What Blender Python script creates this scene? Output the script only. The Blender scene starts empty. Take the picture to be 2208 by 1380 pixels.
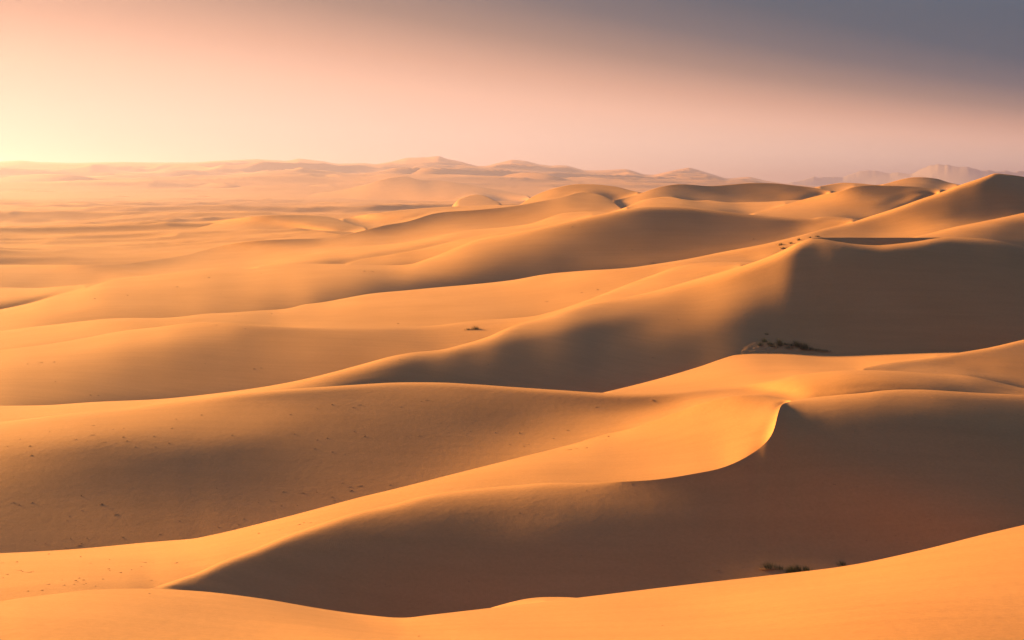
import bpy, math, random, time
import numpy as np

# ------------------------------------------------------------------ camera, sky, sun, exposure
scene = bpy.context.scene
F_PX, Y_H, X_C = 3680.0, 405.0, 1104.0          # focal length, horizon row and centre column on the 2208 x 1380 frame
SUN_AZ, SUN_EL = math.radians(50.0), math.radians(13.0)   # left of the view axis, above the horizon

cam_data = bpy.data.cameras.new("camera")
cam = bpy.data.objects.new("camera", cam_data)
scene.collection.objects.link(cam)
cam.location = (0, 0, 0)
cam.rotation_euler = (math.radians(90), 0, 0)
cam_data.sensor_width = 36.0
cam_data.lens = F_PX / 2208.0 * 36.0
cam_data.shift_y = -(690.0 - Y_H) / 2208.0
cam_data.clip_start, cam_data.clip_end = 0.5, 80000.0
scene.camera = cam

world = bpy.data.worlds.new("World")
scene.world = world
world.use_nodes = True


def srgb(r, g, b, k=1.0):
    f = lambda c: (c / 255.0 / 12.92) if c <= 10 else ((c / 255.0 + 0.055) / 1.055) ** 2.4
    return (f(r) * k, f(g) * k, f(b) * k, 1.0)


EXPOSURE = 2.3
SKY_K = 0.205          # sky colours below are as seen; the exposure of +2 multiplies them by four


def build_world():
    nt = world.node_tree
    nt.nodes.clear()
    N, L = nt.nodes.new, nt.links.new
    out = N("ShaderNodeOutputWorld")
    bg = N("ShaderNodeBackground")
    co = N("ShaderNodeTexCoord")
    sep = N("ShaderNodeSeparateXYZ")
    L(co.outputs["Generated"], sep.inputs[0])

    def m(op, a, b=None, c=None, clamp=False):
        n = N("ShaderNodeMath")
        n.operation = op
        n.use_clamp = clamp
        for i, v in enumerate((a, b, c)):
            if v is None:
                continue
            if isinstance(v, (int, float)):
                n.inputs[i].default_value = v
            else:
                L(v, n.inputs[i])
        return n.outputs[0]
    elev = m("MULTIPLY", m("ARCSINE", sep.outputs[2]), 180 / math.pi)
    elev = m("MAXIMUM", elev, 0.0)
    az = m("ARCTAN2", sep.outputs[0], sep.outputs[1])             # 0 along the view, + to the right
    d = m("ADD", az, SUN_AZ)
    d = m("ARCCOSINE", m("COSINE", d))                              # angle from the sun's bearing, 0..pi
    ddeg = m("MULTIPLY", d, 180 / math.pi)
    off = m("POWER", m("MAXIMUM", m("DIVIDE", m("SUBTRACT", ddeg, 33.0), 34.0), 0.0), 1.5)
    h = m("MULTIPLY", m("EXPONENT", m("MULTIPLY", off, -1.08)), 6.8)      # dusty layer looks deeper towards the sun
    h = m("MAXIMUM", h, 1.9)
    q = m("POWER", m("DIVIDE", elev, h), 1.25)
    ramp = N("ShaderNodeValToRGB")
    L(m("MULTIPLY", q, 0.25, clamp=True), ramp.inputs[0])
    K = SKY_K
    stops = [(0.0, srgb(255, 224, 206, K * 0.9)), (0.07, srgb(255, 212, 190, K * 0.97)), (0.14, srgb(244, 190, 164, K * 1.02)),
             (0.20, srgb(216, 164, 140, K)), (0.28, srgb(154, 126, 116, K)), (0.38, srgb(92, 96, 106, K)),
             (0.52, srgb(36, 80, 102, K)), (0.75, srgb(8, 70, 96, K)), (1.0, srgb(8, 66, 94, K))]
    el = ramp.color_ramp.elements
    el[0].position, el[0].color = stops[0]
    el[1].position, el[1].color = stops[-1]
    for p, c in stops[1:-1]:
        e = el.new(p)
        e.color = c
    sky = N("ShaderNodeTexSky")
    sky.sky_type = "NISHITA"
    sky.sun_disc = False
    sky.sun_elevation = SUN_EL
    sky.sun_rotation = -SUN_AZ
    sky.dust_density = 4.0
    sc = N("ShaderNodeVectorMath")
    sc.operation = "MULTIPLY"
    sc.inputs[1].default_value = (0.018, 0.024, 0.034)
    L(sky.outputs[0], sc.inputs[0])
    mix = N("ShaderNodeMix")
    mix.data_type = "RGBA"
    L(m("MULTIPLY", m("SUBTRACT", q, 2.0), 0.12, clamp=True), mix.inputs[0])
    L(ramp.outputs[0], mix.inputs[6])
    L(sc.outputs[0], mix.inputs[7])
    L(mix.outputs[2], bg.inputs[0])
    bg.inputs[1].default_value = 1.0
    L(bg.outputs[0], out.inputs[0])


build_world()

sun_data = bpy.data.lights.new("sun", "SUN")
sun_data.energy = 5.0
sun_data.angle = math.radians(7.0)     # a sun veiled by dust
sun_data.color = (1.0, 0.522, 0.145)
sun = bpy.data.objects.new("sun", sun_data)
scene.collection.objects.link(sun)
S_VEC = np.array([-math.sin(SUN_AZ) * math.cos(SUN_EL), math.cos(SUN_AZ) * math.cos(SUN_EL), math.sin(SUN_EL)])
sun.rotation_euler = (math.radians(90) - SUN_EL, 0, SUN_AZ + math.pi)      # checked below
from mathutils import Vector
sun.rotation_euler = Vector(-S_VEC).to_track_quat("-Z", "Y").to_euler()

vs = scene.view_settings
vs.view_transform, vs.look, vs.exposure, vs.gamma, vs.use_curve_mapping = "Standard", "None", EXPOSURE, 1.0, False
scene.cycles.use_denoising = True
scene.cycles.max_bounces = 6
scene.cycles.volume_bounces = 0

rng = np.random.default_rng(7)
random.seed(7)

# ------------------------------------------------------------------ materials


def new_mat(name):
    mt = bpy.data.materials.new(name)
    mt.use_nodes = True
    nt = mt.node_tree
    return mt, nt, nt.nodes["Principled BSDF"]


def sand_material(name, base, ripple=0.0, grain=0.0):
    mt, nt, bsdf = new_mat(name)
    N, L = nt.nodes.new, nt.links.new
    geo = N("ShaderNodeNewGeometry")
    n1 = N("ShaderNodeTexNoise")
    n1.inputs["Scale"].default_value = 0.045
    n1.inputs["Detail"].default_value = 5.0
    L(geo.outputs["Position"], n1.inputs["Vector"])
    r = N("ShaderNodeValToRGB")
    a, b = r.color_ramp.elements
    a.position, b.position = 0.3, 0.72
    a.color = (base[0] * 0.93, base[1] * 0.91, base[2] * 0.88, 1)
    b.color = (base[0] * 1.05, base[1] * 1.06, base[2] * 1.08, 1)
    L(n1.outputs[0], r.inputs[0])
    n2 = N("ShaderNodeTexNoise")
    n2.inputs["Scale"].default_value = 3.0
    n2.inputs["Detail"].default_value = 6.0
    n2.inputs["Roughness"].default_value = 0.7
    L(geo.outputs["Position"], n2.inputs["Vector"])
    mp = N("ShaderNodeMapRange")
    mp.inputs[1].default_value, mp.inputs[2].default_value = 0.3, 0.7
    mp.inputs[3].default_value, mp.inputs[4].default_value = 0.92, 1.08
    L(n2.outputs[0], mp.inputs[0])
    mapn = N("ShaderNodeMapping")                      # wind-laid streaks of coarser, darker grains
    mapn.inputs["Rotation"].default_value = (0, 0, 0.25)
    mapn.inputs["Scale"].default_value = (0.05, 0.6, 0.6)
    L(geo.outputs["Position"], mapn.inputs["Vector"])
    n4 = N("ShaderNodeTexNoise")
    n4.inputs["Scale"].default_value = 1.0
    n4.inputs["Detail"].default_value = 5.0
    L(mapn.outputs[0], n4.inputs["Vector"])
    mp4 = N("ShaderNodeMapRange")
    mp4.inputs[1].default_value, mp4.inputs[2].default_value = 0.35, 0.68
    mp4.inputs[3].default_value, mp4.inputs[4].default_value = 1.025, 0.955
    L(n4.outputs[0], mp4.inputs[0])
    mul = N("ShaderNodeMath")
    mul.operation = "MULTIPLY"
    L(mp.outputs[0], mul.inputs[0])
    L(mp4.outputs[0], mul.inputs[1])
    sc = N("ShaderNodeVectorMath")
    sc.operation = "SCALE"
    L(r.outputs[0], sc.inputs[0])
    L(mul.outputs[0], sc.inputs[3])
    L(sc.outputs[0], bsdf.inputs["Base Color"])
    bsdf.inputs["Roughness"].default_value = 0.9
    bsdf.inputs["Specular IOR Level"].default_value = 0.12
    last = None
    if ripple > 0:
        wv = N("ShaderNodeTexWave")
        wv.wave_type, wv.bands_direction = "BANDS", "X"
        wv.inputs["Scale"].default_value = 1.7
        wv.inputs["Distortion"].default_value = 5.0
        wv.inputs["Detail"].default_value = 2.0
        wv.inputs["Detail Scale"].default_value = 0.35
        L(geo.outputs["Position"], wv.inputs["Vector"])
        msk = N("ShaderNodeTexNoise")
        msk.inputs["Scale"].default_value = 0.035
        L(geo.outputs["Position"], msk.inputs["Vector"])
        mr = N("ShaderNodeMapRange")
        mr.inputs[1].default_value, mr.inputs[2].default_value = 0.42, 0.62
        L(msk.outputs[0], mr.inputs[0])
        mm = N("ShaderNodeMath")
        mm.operation = "MULTIPLY"
        L(wv.outputs[1], mm.inputs[0])
        L(mr.outputs[0], mm.inputs[1])
        bp = N("ShaderNodeBump")
        bp.inputs["Strength"].default_value = 1.0
        bp.inputs["Distance"].default_value = ripple
        L(mm.outputs[0], bp.inputs["Height"])
        last = bp
    if grain > 0:
        n3 = N("ShaderNodeTexNoise")
        n3.inputs["Scale"].default_value = 1.1
        n3.inputs["Detail"].default_value = 8.0
        n3.inputs["Roughness"].default_value = 0.65
        L(geo.outputs["Position"], n3.inputs["Vector"])
        bp2 = N("ShaderNodeBump")
        bp2.inputs["Strength"].default_value = 1.0
        bp2.inputs["Distance"].default_value = grain
        L(n3.outputs[0], bp2.inputs["Height"])
        if last:
            L(last.outputs[0], bp2.inputs["Normal"])
        last = bp2
    if last:
        L(last.outputs[0], bsdf.inputs["Normal"])
    return mt


SAND = (0.42, 0.224, 0.086)
M_SAND = sand_material("dune_sand", SAND, grain=0.028)
M_RIPPLE = sand_material("rippled_sand", SAND, ripple=0.0025, grain=0.028)
M_FAR = sand_material("far_sand", SAND)
mt, nt_, bs_ = new_mat("far_rock")
bs_.inputs["Base Color"].default_value = (0.28, 0.23, 0.24, 1)
bs_.inputs["Roughness"].default_value = 0.95
M_ROCK = mt

# ------------------------------------------------------------------ dunes: crest lines, depths and slopes
T_START = time.time()
X0, X1 = -460, 2680
XS = np.arange(X0, X1 + 1, 1.0)


def pchip(xp, yp, x):
    xp, yp = np.asarray(xp, float), np.asarray(yp, float)
    h = np.diff(xp)
    dl = np.diff(yp) / h
    m = np.zeros_like(yp)
    if len(xp) > 2:
        same = dl[:-1] * dl[1:] > 0
        w1, w2 = 2 * h[1:] + h[:-1], h[1:] + 2 * h[:-1]
        with np.errstate(divide="ignore", invalid="ignore"):
            hm = (w1 + w2) / (w1 / dl[:-1] + w2 / dl[1:])
        m[1:-1] = np.where(same, hm, 0)
        m[1:-1] = 0.5 * m[1:-1] + 0.5 * np.clip((dl[:-1] * h[1:] + dl[1:] * h[:-1]) / (h[1:] + h[:-1]), -9, 9)
    m[0], m[-1] = dl[0], dl[-1]
    i = np.clip(np.searchsorted(xp, x) - 1, 0, len(h) - 1)
    t = (x - xp[i]) / h[i]
    lo, hi = x < xp[0], x > xp[-1]
    tt = np.clip(t, 0, 1)
    y = ((2 * tt**3 - 3 * tt**2 + 1) * yp[i] + (tt**3 - 2 * tt**2 + tt) * h[i] * m[i]
         + (-2 * tt**3 + 3 * tt**2) * yp[i + 1] + (tt**3 - tt**2) * h[i] * m[i + 1])
    y = np.where(lo, yp[0] + 0.35 * dl[0] * (x - xp[0]), y)
    y = np.where(hi, yp[-1] + 0.35 * dl[-1] * (x - xp[-1]), y)
    return y


def gsmooth(a, s):
    if s <= 0:
        return a
    r = int(3 * s) + 1
    k = np.exp(-0.5 * (np.arange(-r, r + 1) / s) ** 2)
    k /= k.sum()
    return np.convolve(np.pad(a, r, mode="edge"), k, mode="valid")


def bspline(n, x):
    """uniform cubic B-spline basis, n functions on [0,1], with value and derivative"""
    k = n - 3
    s = np.clip(x, 0, 1) * k
    i = np.minimum(s.astype(int), k - 1)
    t = s - i
    B = np.zeros((len(x), n))
    D = np.zeros((len(x), n))
    r = np.arange(len(x))
    w = [(1 - t) ** 3 / 6, (3 * t**3 - 6 * t**2 + 4) / 6, (-3 * t**3 + 3 * t**2 + 3 * t + 1) / 6, t**3 / 6]
    d = [-(1 - t) ** 2 / 2, (9 * t**2 - 12 * t) / 6, (-9 * t**2 + 6 * t + 3) / 6, t**2 / 2]
    for j in range(4):
        B[r, i + j] = w[j]
        D[r, i + j] = d[j] * k
    return B, D


I_UNIT = 0.40         # cosine to the sun of the brightest slopes
LAYERS = {}
ENV_R = np.full(len(XS), 3.0)       # log distance of those crests
ORDER = []
ENV = np.full(len(XS), 1500.0)      # lower edge in view so far (nearer crests)


class Layer:
    pass


def minfilter(a, r):
    p = np.pad(a, r, mode="edge")
    return np.min(np.stack([p[i:i + len(a)] for i in range(0, 2 * r + 1, 2)]), 0)


def thin_plate(pts, q, reg):
    """smooth scattered interpolation: pts (n,3), q (..., 2)"""
    P, v = pts[:, :2], pts[:, 2]
    n = len(P)
    if n < 6:
        k = [1.0 / ((q[..., 0] - p[0]) ** 2 + (q[..., 1] - p[1]) ** 2 + 0.05) ** 1.5 for p in P]
        return sum(a * b for a, b in zip(k, v)) / sum(k)
    ph = lambda r2: 0.5 * r2 * np.log(r2 + 1e-9)
    K = ph(((P[:, None] - P[None]) ** 2).sum(-1)) + reg * np.eye(n)
    A = np.zeros((n + 3, n + 3))
    A[:n, :n] = K
    A[:n, n], A[:n, n + 1:] = 1, P
    A[n, :n], A[n + 1:, :n] = 1, P.T
    c = np.linalg.solve(A, np.concatenate([v, [0, 0, 0]]))
    out = c[n] + q[..., 0] * c[n + 1] + q[..., 1] * c[n + 2]
    for i in range(n):
        out = out + c[i] * ph((q[..., 0] - P[i, 0]) ** 2 + (q[..., 1] - P[i, 1]) ** 2)
    return out


def layer(name, crest, dlow, shade, smooth=6.0, full=True, back=0.32, margin=14, prior=1.0, step=3.0, nu_px=50, nt_b=9, stiff=1.0, rim=(0.0, 3.0)):
    """crest: (column, row, distance); dlow: (column, distance) where a nearer crest cuts the face; shade: (column, row, light)"""
    global ENV
    c = np.array(crest, float)
    xa, xb = (X0, X1) if full else (c[0, 0], c[-1, 0])
    yc = gsmooth(pchip(c[:, 0], c[:, 1], XS), smooth)
    yS = gsmooth(minfilter(yc, 26), 16)                       # smooth curve above the crest, carries the parametrisation
    Dc = gsmooth(np.interp(XS, c[:, 0], c[:, 2]), 30)
    dl = np.array(dlow, float)
    Dl = gsmooth(np.interp(XS, dl[:, 0], dl[:, 1]), 30)
    low = gsmooth(ENV, 20)
    Dl = np.minimum(Dl, Dc * 0.985)
    hv = np.maximum(low - yS, 10.0)
    bot = gsmooth(np.maximum(low, yc + 6) + 0.06 * hv + margin, 4)
    H = bot - yS
    L = Layer()
    L.name, L.xa, L.xb, L.yc, L.bot, L.back, L.step, L.rim = name, xa, xb, yc, bot, back, step, rim
    aS, bS = 1 / Dc, 1 / Dl

    def rho0(x, y):
        tau = np.clip((y - np.interp(x, XS, yS)) / np.interp(x, XS, hv), -0.2, 1.35)
        a, b_ = np.interp(x, XS, aS), np.interp(x, XS, bS)
        return -np.log(a + (b_ - a) * tau)
    nu = max(6, int((xb - xa) / nu_px)) + 3
    nt = nt_b
    xs = np.linspace(xa + 1, xb - 1, 3 * nu)
    ts = (np.arange(4 * nt) + 0.5) / (4 * nt)
    nS, nT = len(xs), len(ts)
    x, t = np.meshgrid(xs, ts, indexing="ij")
    Y = lambda a: np.interp(xs, XS, a)[:, None]
    y = Y(yS) + t * Y(H)
    u, w = (x - X_C) / F_PX, (Y_H - y) / F_PX
    wt = -Y(H) / F_PX * np.ones_like(t)
    wu = -(Y(np.gradient(yS)) + t * Y(np.gradient(H)))      # d w / d u at constant t
    Bu, Du = bspline(nu, (xs - xa) / (xb - xa))
    Bt, Dt = bspline(nt, ts)
    Du = Du * F_PX / (xb - xa)
    i0 = np.minimum((np.clip((xs - xa) / (xb - xa), 0, 1) * (nu - 3)).astype(int), nu - 4)
    take = i0[:, None] + np.arange(4)
    bu, du = np.take_along_axis(Bu, take, 1), np.take_along_axis(Du, take, 1)
    loc = lambda p, q: np.einsum("ai,bj->abij", p, q).reshape(nS, nT, 4 * nt)
    A, Au, At = loc(bu, Bt), loc(du, Bt), loc(bu, Dt)
    cid = i0[:, None] * nt + np.arange(4 * nt)               # coefficient numbers seen by each column
    ev = lambda M, c: np.einsum("abk,ak->ab", M, c[cid])
    r0 = rho0(x, y)
    r0w = (rho0(x, y - 0.5) - rho0(x, y + 0.5)) * F_PX
    r0uu = (rho0(x + 2, y) - rho0(x - 2, y)) / 4 * F_PX
    Aw = At / wt[..., None]
    Auu = Au - Aw * wu[..., None]
    s = np.array(shade, float) * np.array([0.01, 0.024, 1.0])
    s[:, 2] = np.where(s[:, 2] < 0.03, s[:, 2] - 2.0 * (0.03 - s[:, 2]), s[:, 2])
    Itg = np.clip(thin_plate(s, np.stack([np.clip(x, -40, 2248) * 0.01, y * 0.024], -1), 0.06), -0.45, 1.02) * I_UNIT
    inview = (y < np.interp(x, XS, ENV) + 4) & (y > Y(yc) - 2)
    vis = np.where(inview, 1.0, 0.12) * np.where((x > -60) & (x < 2268), 1.0, 0.3)
    lu, lw = S_VEC[0] - S_VEC[1] * u, S_VEC[2] - S_VEC[1] * w
    Lin = Auu * lu[..., None] + Aw * lw[..., None]
    c0 = r0uu * lu + r0w * lw - S_VEC[1]
    n = nu * nt
    coef = np.zeros(n)
    C = np.arange(n).reshape(nu, nt)                          # smoothness of the correction
    RtR = np.zeros((n, n))
    for (a, b, d_, k) in ((C[:-2], C[1:-1], C[2:], 2.6), (C[:, :-2], C[:, 1:-1], C[:, 2:], 0.6)):
        ii = np.stack([a.ravel(), b.ravel(), d_.ravel()], 1)
        st = np.array([1, -2, 1]) * k
        for p in range(3):
            for q in range(3):
                np.add.at(RtR, (ii[:, p], ii[:, q]), st[p] * st[q])
    span = np.clip(np.interp(x, XS, np.log(Dc / Dl)), 0.01, None)
    sig_s = 0.3 * np.median(span) + 0.004
    tau = np.clip((y - Y(yS)) / Y(hv), 0, 1)
    sig_p = ((0.035 + 0.42 * np.sqrt(tau * (1 - tau))) * span + 0.003) / prior
    occ = np.interp(x, XS, ENV_R) + 0.010                     # stay behind the nearer crest
    near_low = y > np.interp(x, XS, ENV) - 6
    RtR *= (math.sqrt(nS * nT / 700.0) / sig_s) ** 2 * stiff

    def normal(M, b):
        G, g = np.zeros((n, n)), np.zeros(n)
        MM = np.matmul(M.transpose(0, 2, 1), M)
        mb = np.einsum("abi,ab->ai", M, b)
        for a in range(nS):
            sl = slice(i0[a] * nt, i0[a] * nt + 4 * nt)
            G[sl, sl] += MM[a]
            g[sl] += mb[a]
        return G, g
    G2, _ = normal(A * (1.6 / sig_p)[..., None], np.zeros_like(x))
    extra, extra2 = np.zeros_like(x), np.zeros_like(x)
    rmin = 1.0 / 0.55
    for it in range(8):
        ru, rw = r0uu + ev(Auu, coef), r0w + ev(Aw, coef)
        nn = np.sqrt(ru**2 + (u * ru + w * rw + 1) ** 2 + rw**2)
        extra = np.where(rw < rmin, 2.0, extra * 0.7)
        k1 = vis / nn / 0.035
        G1, g1 = normal(Lin * k1[..., None], (Itg * nn - c0) * k1)
        G3, g3 = normal(Aw * extra[..., None], (rmin * 1.25 - r0w) * extra)
        rr = r0 + ev(A, coef)
        extra2 = np.where(near_low & (rr < occ), 150.0, extra2 * 0.7)
        G4, g4 = normal(A * extra2[..., None], (occ + 0.004 - r0) * extra2)
        new = np.linalg.solve(G1 + G2 + G3 + G4 + RtR + 1e-9 * np.eye(n), g1 + g3 + g4)
        coef = new if it == 0 else 0.5 * coef + 0.5 * new
    ru, rw = r0uu + ev(Auu, coef), r0w + ev(Aw, coef)
    nn = np.sqrt(ru**2 + (u * ru + w * rw + 1) ** 2 + rw**2)
    I = (ev(Lin, coef) + c0) / nn
    v = vis > 0.9
    if v.any():
        print("%-14s light err %.3f  min slope term %.2f  shift %.3f  t %.1f" % (name, np.sqrt(np.mean((I - Itg)[v] ** 2)) / I_UNIT, rw[v].min(), np.abs(ev(A, coef)).max(), time.time() - T_START))
    cm = coef.reshape(nu, nt)

    def rho(x, y):
        """log distance at columns x (n) and rows y (n, m)"""
        b1, _ = bspline(nu, (x - xa) / (xb - xa))
        P = b1 @ cm
        T = np.clip((y - np.interp(x, XS, yS)[:, None]) / np.interp(x, XS, H)[:, None], 0, 1)
        b2, _ = bspline(nt, T.ravel())
        corr = np.einsum("nmj,nj->nm", b2.reshape(*y.shape, nt), P)
        return rho0(x[:, None] * np.ones_like(y), y) + corr
    L.rho = rho
    LAYERS[name] = L
    ORDER.append(name)
    m = (XS >= xa) & (XS <= xb)
    rc = rho(XS[m], yc[m][:, None])[:, 0] + math.log(1 + rim[0])
    nearer = yc[m] < ENV[m]
    ENV_R[m] = np.where(nearer, rc, ENV_R[m])
    ENV = np.where(m, np.minimum(ENV, yc), ENV)
    return L


def ground_at(name, px, py):
    """point on a dune's face seen at a column and row of the picture"""
    L = LAYERS[name]
    yy = min(max(py, np.interp(px, XS, L.yc)), np.interp(px, XS, L.bot))
    D = math.exp(L.rho(np.array([float(px)]), np.array([[float(yy)]]))[0, 0])
    return np.array([(px - X_C) / F_PX * D, D, (Y_H - yy) / F_PX * D])


# nearest to farthest
exec_layers = []
layer("foreground",
      [(-200, 1318, 84), (0, 1296, 86), (50, 1289, 86), (100, 1283, 87), (200, 1272, 88), (320, 1269.5, 89), (425, 1274.5, 90), (552, 1289, 91),
       (702, 1314, 93), (777, 1324.5, 94), (872, 1332, 95), (927, 1326, 96), (1057, 1311, 98), (1241, 1289.5, 101), (1479, 1261, 105), (1656, 1241, 108),
       (1831, 1219, 111), (1981, 1187.5, 114), (2131, 1150, 117), (2208, 1132, 119), (2400, 1085, 122)],
      [(0, 60), (2208, 66)],
      [(0, 1305, .85), (0, 1375, .6), (300, 1280, .85), (300, 1340, .68), (600, 1315, .8), (600, 1375, .92), (870, 1350, .9), (1000, 1380, .85), (1200, 1305, .9),
       (1200, 1370, .9), (1500, 1275, .88), (1550, 1320, 1.0), (1400, 1370, .9), (1700, 1290, 1.0), (1900, 1230, 1.0), (1900, 1350, .8), (2100, 1180, .92),
       (2150, 1250, .78), (2200, 1370, .6), (1000, 1450, .8), (0, 1450, .6), (2200, 1450, .6)], smooth=5, prior=2)
layer("hump", [(980, 1335, 112), (1020, 1322, 114), (1057, 1311, 116), (1104, 1298, 118), (1140, 1290.5, 119), (1180, 1287.5, 120), (1210, 1287.5, 120), (1241, 1289, 119), (1300, 1300, 117), (1360, 1318, 115)],
      [(1000, 106), (1300, 108)], [(1100, 1302, .85), (1200, 1292, .8)], full=False, smooth=4, nt_b=5)
layer("dark_dune",
      [(-300, 1420, 130), (-100, 1380, 132), (100, 1330, 135), (240, 1295, 137), (325, 1269, 139), (375, 1252, 140), (425, 1235, 142), (475, 1212, 144), (552, 1182, 147), (617, 1155, 150), (677, 1134, 153), (764, 1106, 157), (839, 1089, 159),
       (927, 1067, 161), (1027, 1054, 163), (1104, 1047, 164), (1191, 1041, 165), (1279, 1041, 165.5), (1329, 1039, 166), (1404, 1035, 167), (1504, 1020, 168.5), (1544, 1012, 169.5),
       (1579, 1000, 171), (1614, 982, 172.5), (1642, 962, 175), (1662, 940, 177), (1671, 920, 178), (1676, 897, 180), (1682, 877, 182), (1692, 869, 183), (1706, 865, 184), (1756, 857, 186), (1806, 852, 187),
       (1873, 846, 188), (1906, 842, 189), (1944, 840, 189), (1981, 840, 189), (2056, 844, 188), (2106, 847, 188), (2208, 852, 188), (2400, 880, 186)],
      [(0, 128), (400, 134), (552, 138), (764, 142), (1104, 145), (1404, 146), (1600, 148), (1944, 150), (2208, 150)],
      [(600, 1170, .03), (800, 1105, .25), (800, 1135, .06), (1000, 1062, .45), (1000, 1100, .12), (1150, 1050, .45), (1150, 1078, .2), (1150, 1130, .07), (1280, 1048, .25), (1340, 1085, .08), (1400, 1041, .0),
       (1400, 1070, .08), (1500, 1090, -.02), (1250, 1160, -.04), (900, 1250, -.1), (700, 1250, -.05), (1200, 1250, -.05), (1400, 1230, -.05), (1600, 1150, -.05), (1600, 1210, .03),
       (1720, 1210, .06), (1640, 1000, -.1), (1700, 1080, -.1), (1700, 920, -.04), (1692, 885, -.05), (1720, 872, .45), (1760, 892, .08), (1850, 895, .02), (1850, 860, .33), (1950, 850, .28),
       (1950, 900, -.02), (2100, 862, .05), (2100, 950, -.05), (2200, 1000, -.05), (2200, 1100, -.03), (1800, 980, -.03), (1850, 1150, -.1), (1580, 1020, -.08), (1500, 1040, -.05)],
      smooth=2.5, nt_b=11, stiff=2.0, rim=(0.009, 5.0))
layer("lit_bowl",
      [(-200, 1198, 158), (0, 1193, 160), (100, 1188, 161), (175, 1183, 162), (250, 1176, 163), (312, 1170, 164), (375, 1165, 165), (420, 1161, 166), (450, 1155, 166), (500, 1144, 167), (552, 1131, 168), (627, 1112, 170), (702, 1092, 172),
       (777, 1072, 174), (852, 1054, 177), (927, 1035, 180), (1050, 1004, 185), (1126, 985, 188), (1244, 955, 193), (1304, 937, 195), (1354, 926, 197), (1416, 906, 200), (1479, 882, 203), (1529, 866, 206), (1579, 855, 208), (1616, 852, 209),
       (1646, 852, 209), (1668, 855, 208), (1688, 860, 207), (1706, 864.5, 206), (1760, 885, 204), (1850, 925, 200)],
      [(0, 138), (300, 140), (552, 151), (764, 160), (927, 164), (1104, 167), (1304, 169), (1504, 171), (1600, 175), (1660, 182), (1680, 187), (1800, 192)],
      [(0, 1200, .95), (100, 1240, .8), (200, 1260, .6), (300, 1250, .65), (350, 1210, .9), (450, 1180, .95), (550, 1160, .95), (700, 1105, .9), (900, 1045, .95), (900, 1060, .8), (1100, 995, .95),
       (1100, 1030, .72), (1250, 960, .95), (1300, 990, .78), (1400, 920, .88), (1400, 1000, .95), (1500, 885, .88), (1500, 950, .85), (1550, 1000, 1.), (1600, 866, .72), (1600, 920, 1.0),
       (1655, 900, 1.), (1640, 862, .6), (1680, 866, .5)], full=True, smooth=4)
layer("brown_dune",
      [(-250, 935, 214), (0, 910, 215), (75, 901, 216), (150, 892, 217), (212, 885, 218), (275, 879, 219), (350, 869, 221), (425, 859, 223), (500, 850, 225), (552, 845, 226), (627, 839, 227), (702, 834, 228), (777, 829, 229), (852, 825, 229),
       (902, 824.5, 229), (952, 825, 229), (1027, 829, 229), (1104, 834.5, 229), (1204, 841, 229), (1299, 847, 229), (1354, 848, 229), (1429, 846, 230), (1504, 840, 231), (1579, 832.5, 232), (1640, 825, 231), (1690, 816, 229), (1718, 809, 227), (1756, 804, 225),
       (1806, 799.5, 223), (1843, 798, 222), (1906, 799, 220), (1981, 803, 218), (2031, 807, 217), (2081, 810, 217), (2131, 819, 217), (2181, 831, 217), (2208, 837, 217), (2400, 875, 215)],
      [(0, 178), (500, 183), (902, 197), (1354, 213), (1656, 215), (1720, 208), (1843, 205), (2031, 203), (2208, 209)],
      [(0, 920, .8), (0, 960, .5), (0, 1050, .18), (0, 1150, .11), (200, 895, .8), (200, 950, .28), (200, 1100, .12), (400, 880, .6), (400, 950, .17), (400, 1120, .11), (550, 852, .15), (550, 882, .4), (550, 950, .12),
       (700, 848, .18), (700, 900, .18), (700, 1000, .12), (900, 830, .28), (900, 900, .14), (900, 1000, .15), (1100, 840, .2), (1100, 900, .15), (1150, 950, .45), (1100, 960, .35), (1250, 870, .2), (1300, 930, .7),
       (1250, 920, .5), (1400, 870, .2), (1400, 895, .85), (1500, 850, .45), (1500, 868, .8), (1600, 840, .6), (1650, 840, .95), (1700, 830, .95), (1750, 825, .85), (1750, 845, .6), (1850, 808, .6), (1850, 830, .35),
       (1950, 815, .3), (2050, 830, .12), (2050, 815, .4), (2150, 840, .2), (2200, 845, .4)], smooth=4, nt_b=10, rim=(0.009, 3.0))
layer("right_shoulder", [(1700, 840, 240), (1800, 810, 246), (1856, 795, 250), (1906, 784.5, 256), (1981, 775, 264), (2031, 767.5, 270), (2078, 759, 275), (2131, 750, 281), (2208, 732.5, 290), (2400, 700, 305), (2680, 680, 315)],
      [(1856, 240), (1981, 246), (2100, 250), (2208, 252), (2680, 255)],
      [(1900, 790, .25), (2000, 782, .28), (1950, 798, .5), (2050, 800, .5), (2100, 760, .25), (2150, 790, .35), (2200, 740, .2), (2200, 820, .3)], full=False, smooth=5, rim=(0.008, 3.0))
layer("sand_tongue", [(1130, 890, 236), (1200, 872, 240), (1299, 847, 248), (1404, 821, 262), (1504, 792, 280), (1579, 767, 295), (1620, 757, 303), (1660, 752.5, 309), (1704, 755.5, 312), (1754, 760, 314), (1904, 761.5, 317), (2079, 759, 320), (2208, 762, 322), (2400, 780, 322)],
      [(1200, 236), (1404, 241), (1504, 243), (1656, 241), (1760, 247), (1843, 262), (1900, 276), (1981, 290), (2079, 302), (2400, 306)],
      [(1350, 843, .95), (1450, 830, .95), (1550, 800, .95), (1550, 830, .85), (1620, 770, .95), (1650, 790, .85), (1695, 760, .55), (1750, 790, .82), (1850, 775, .85), (2000, 765, .88)], full=False, smooth=5)
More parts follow.
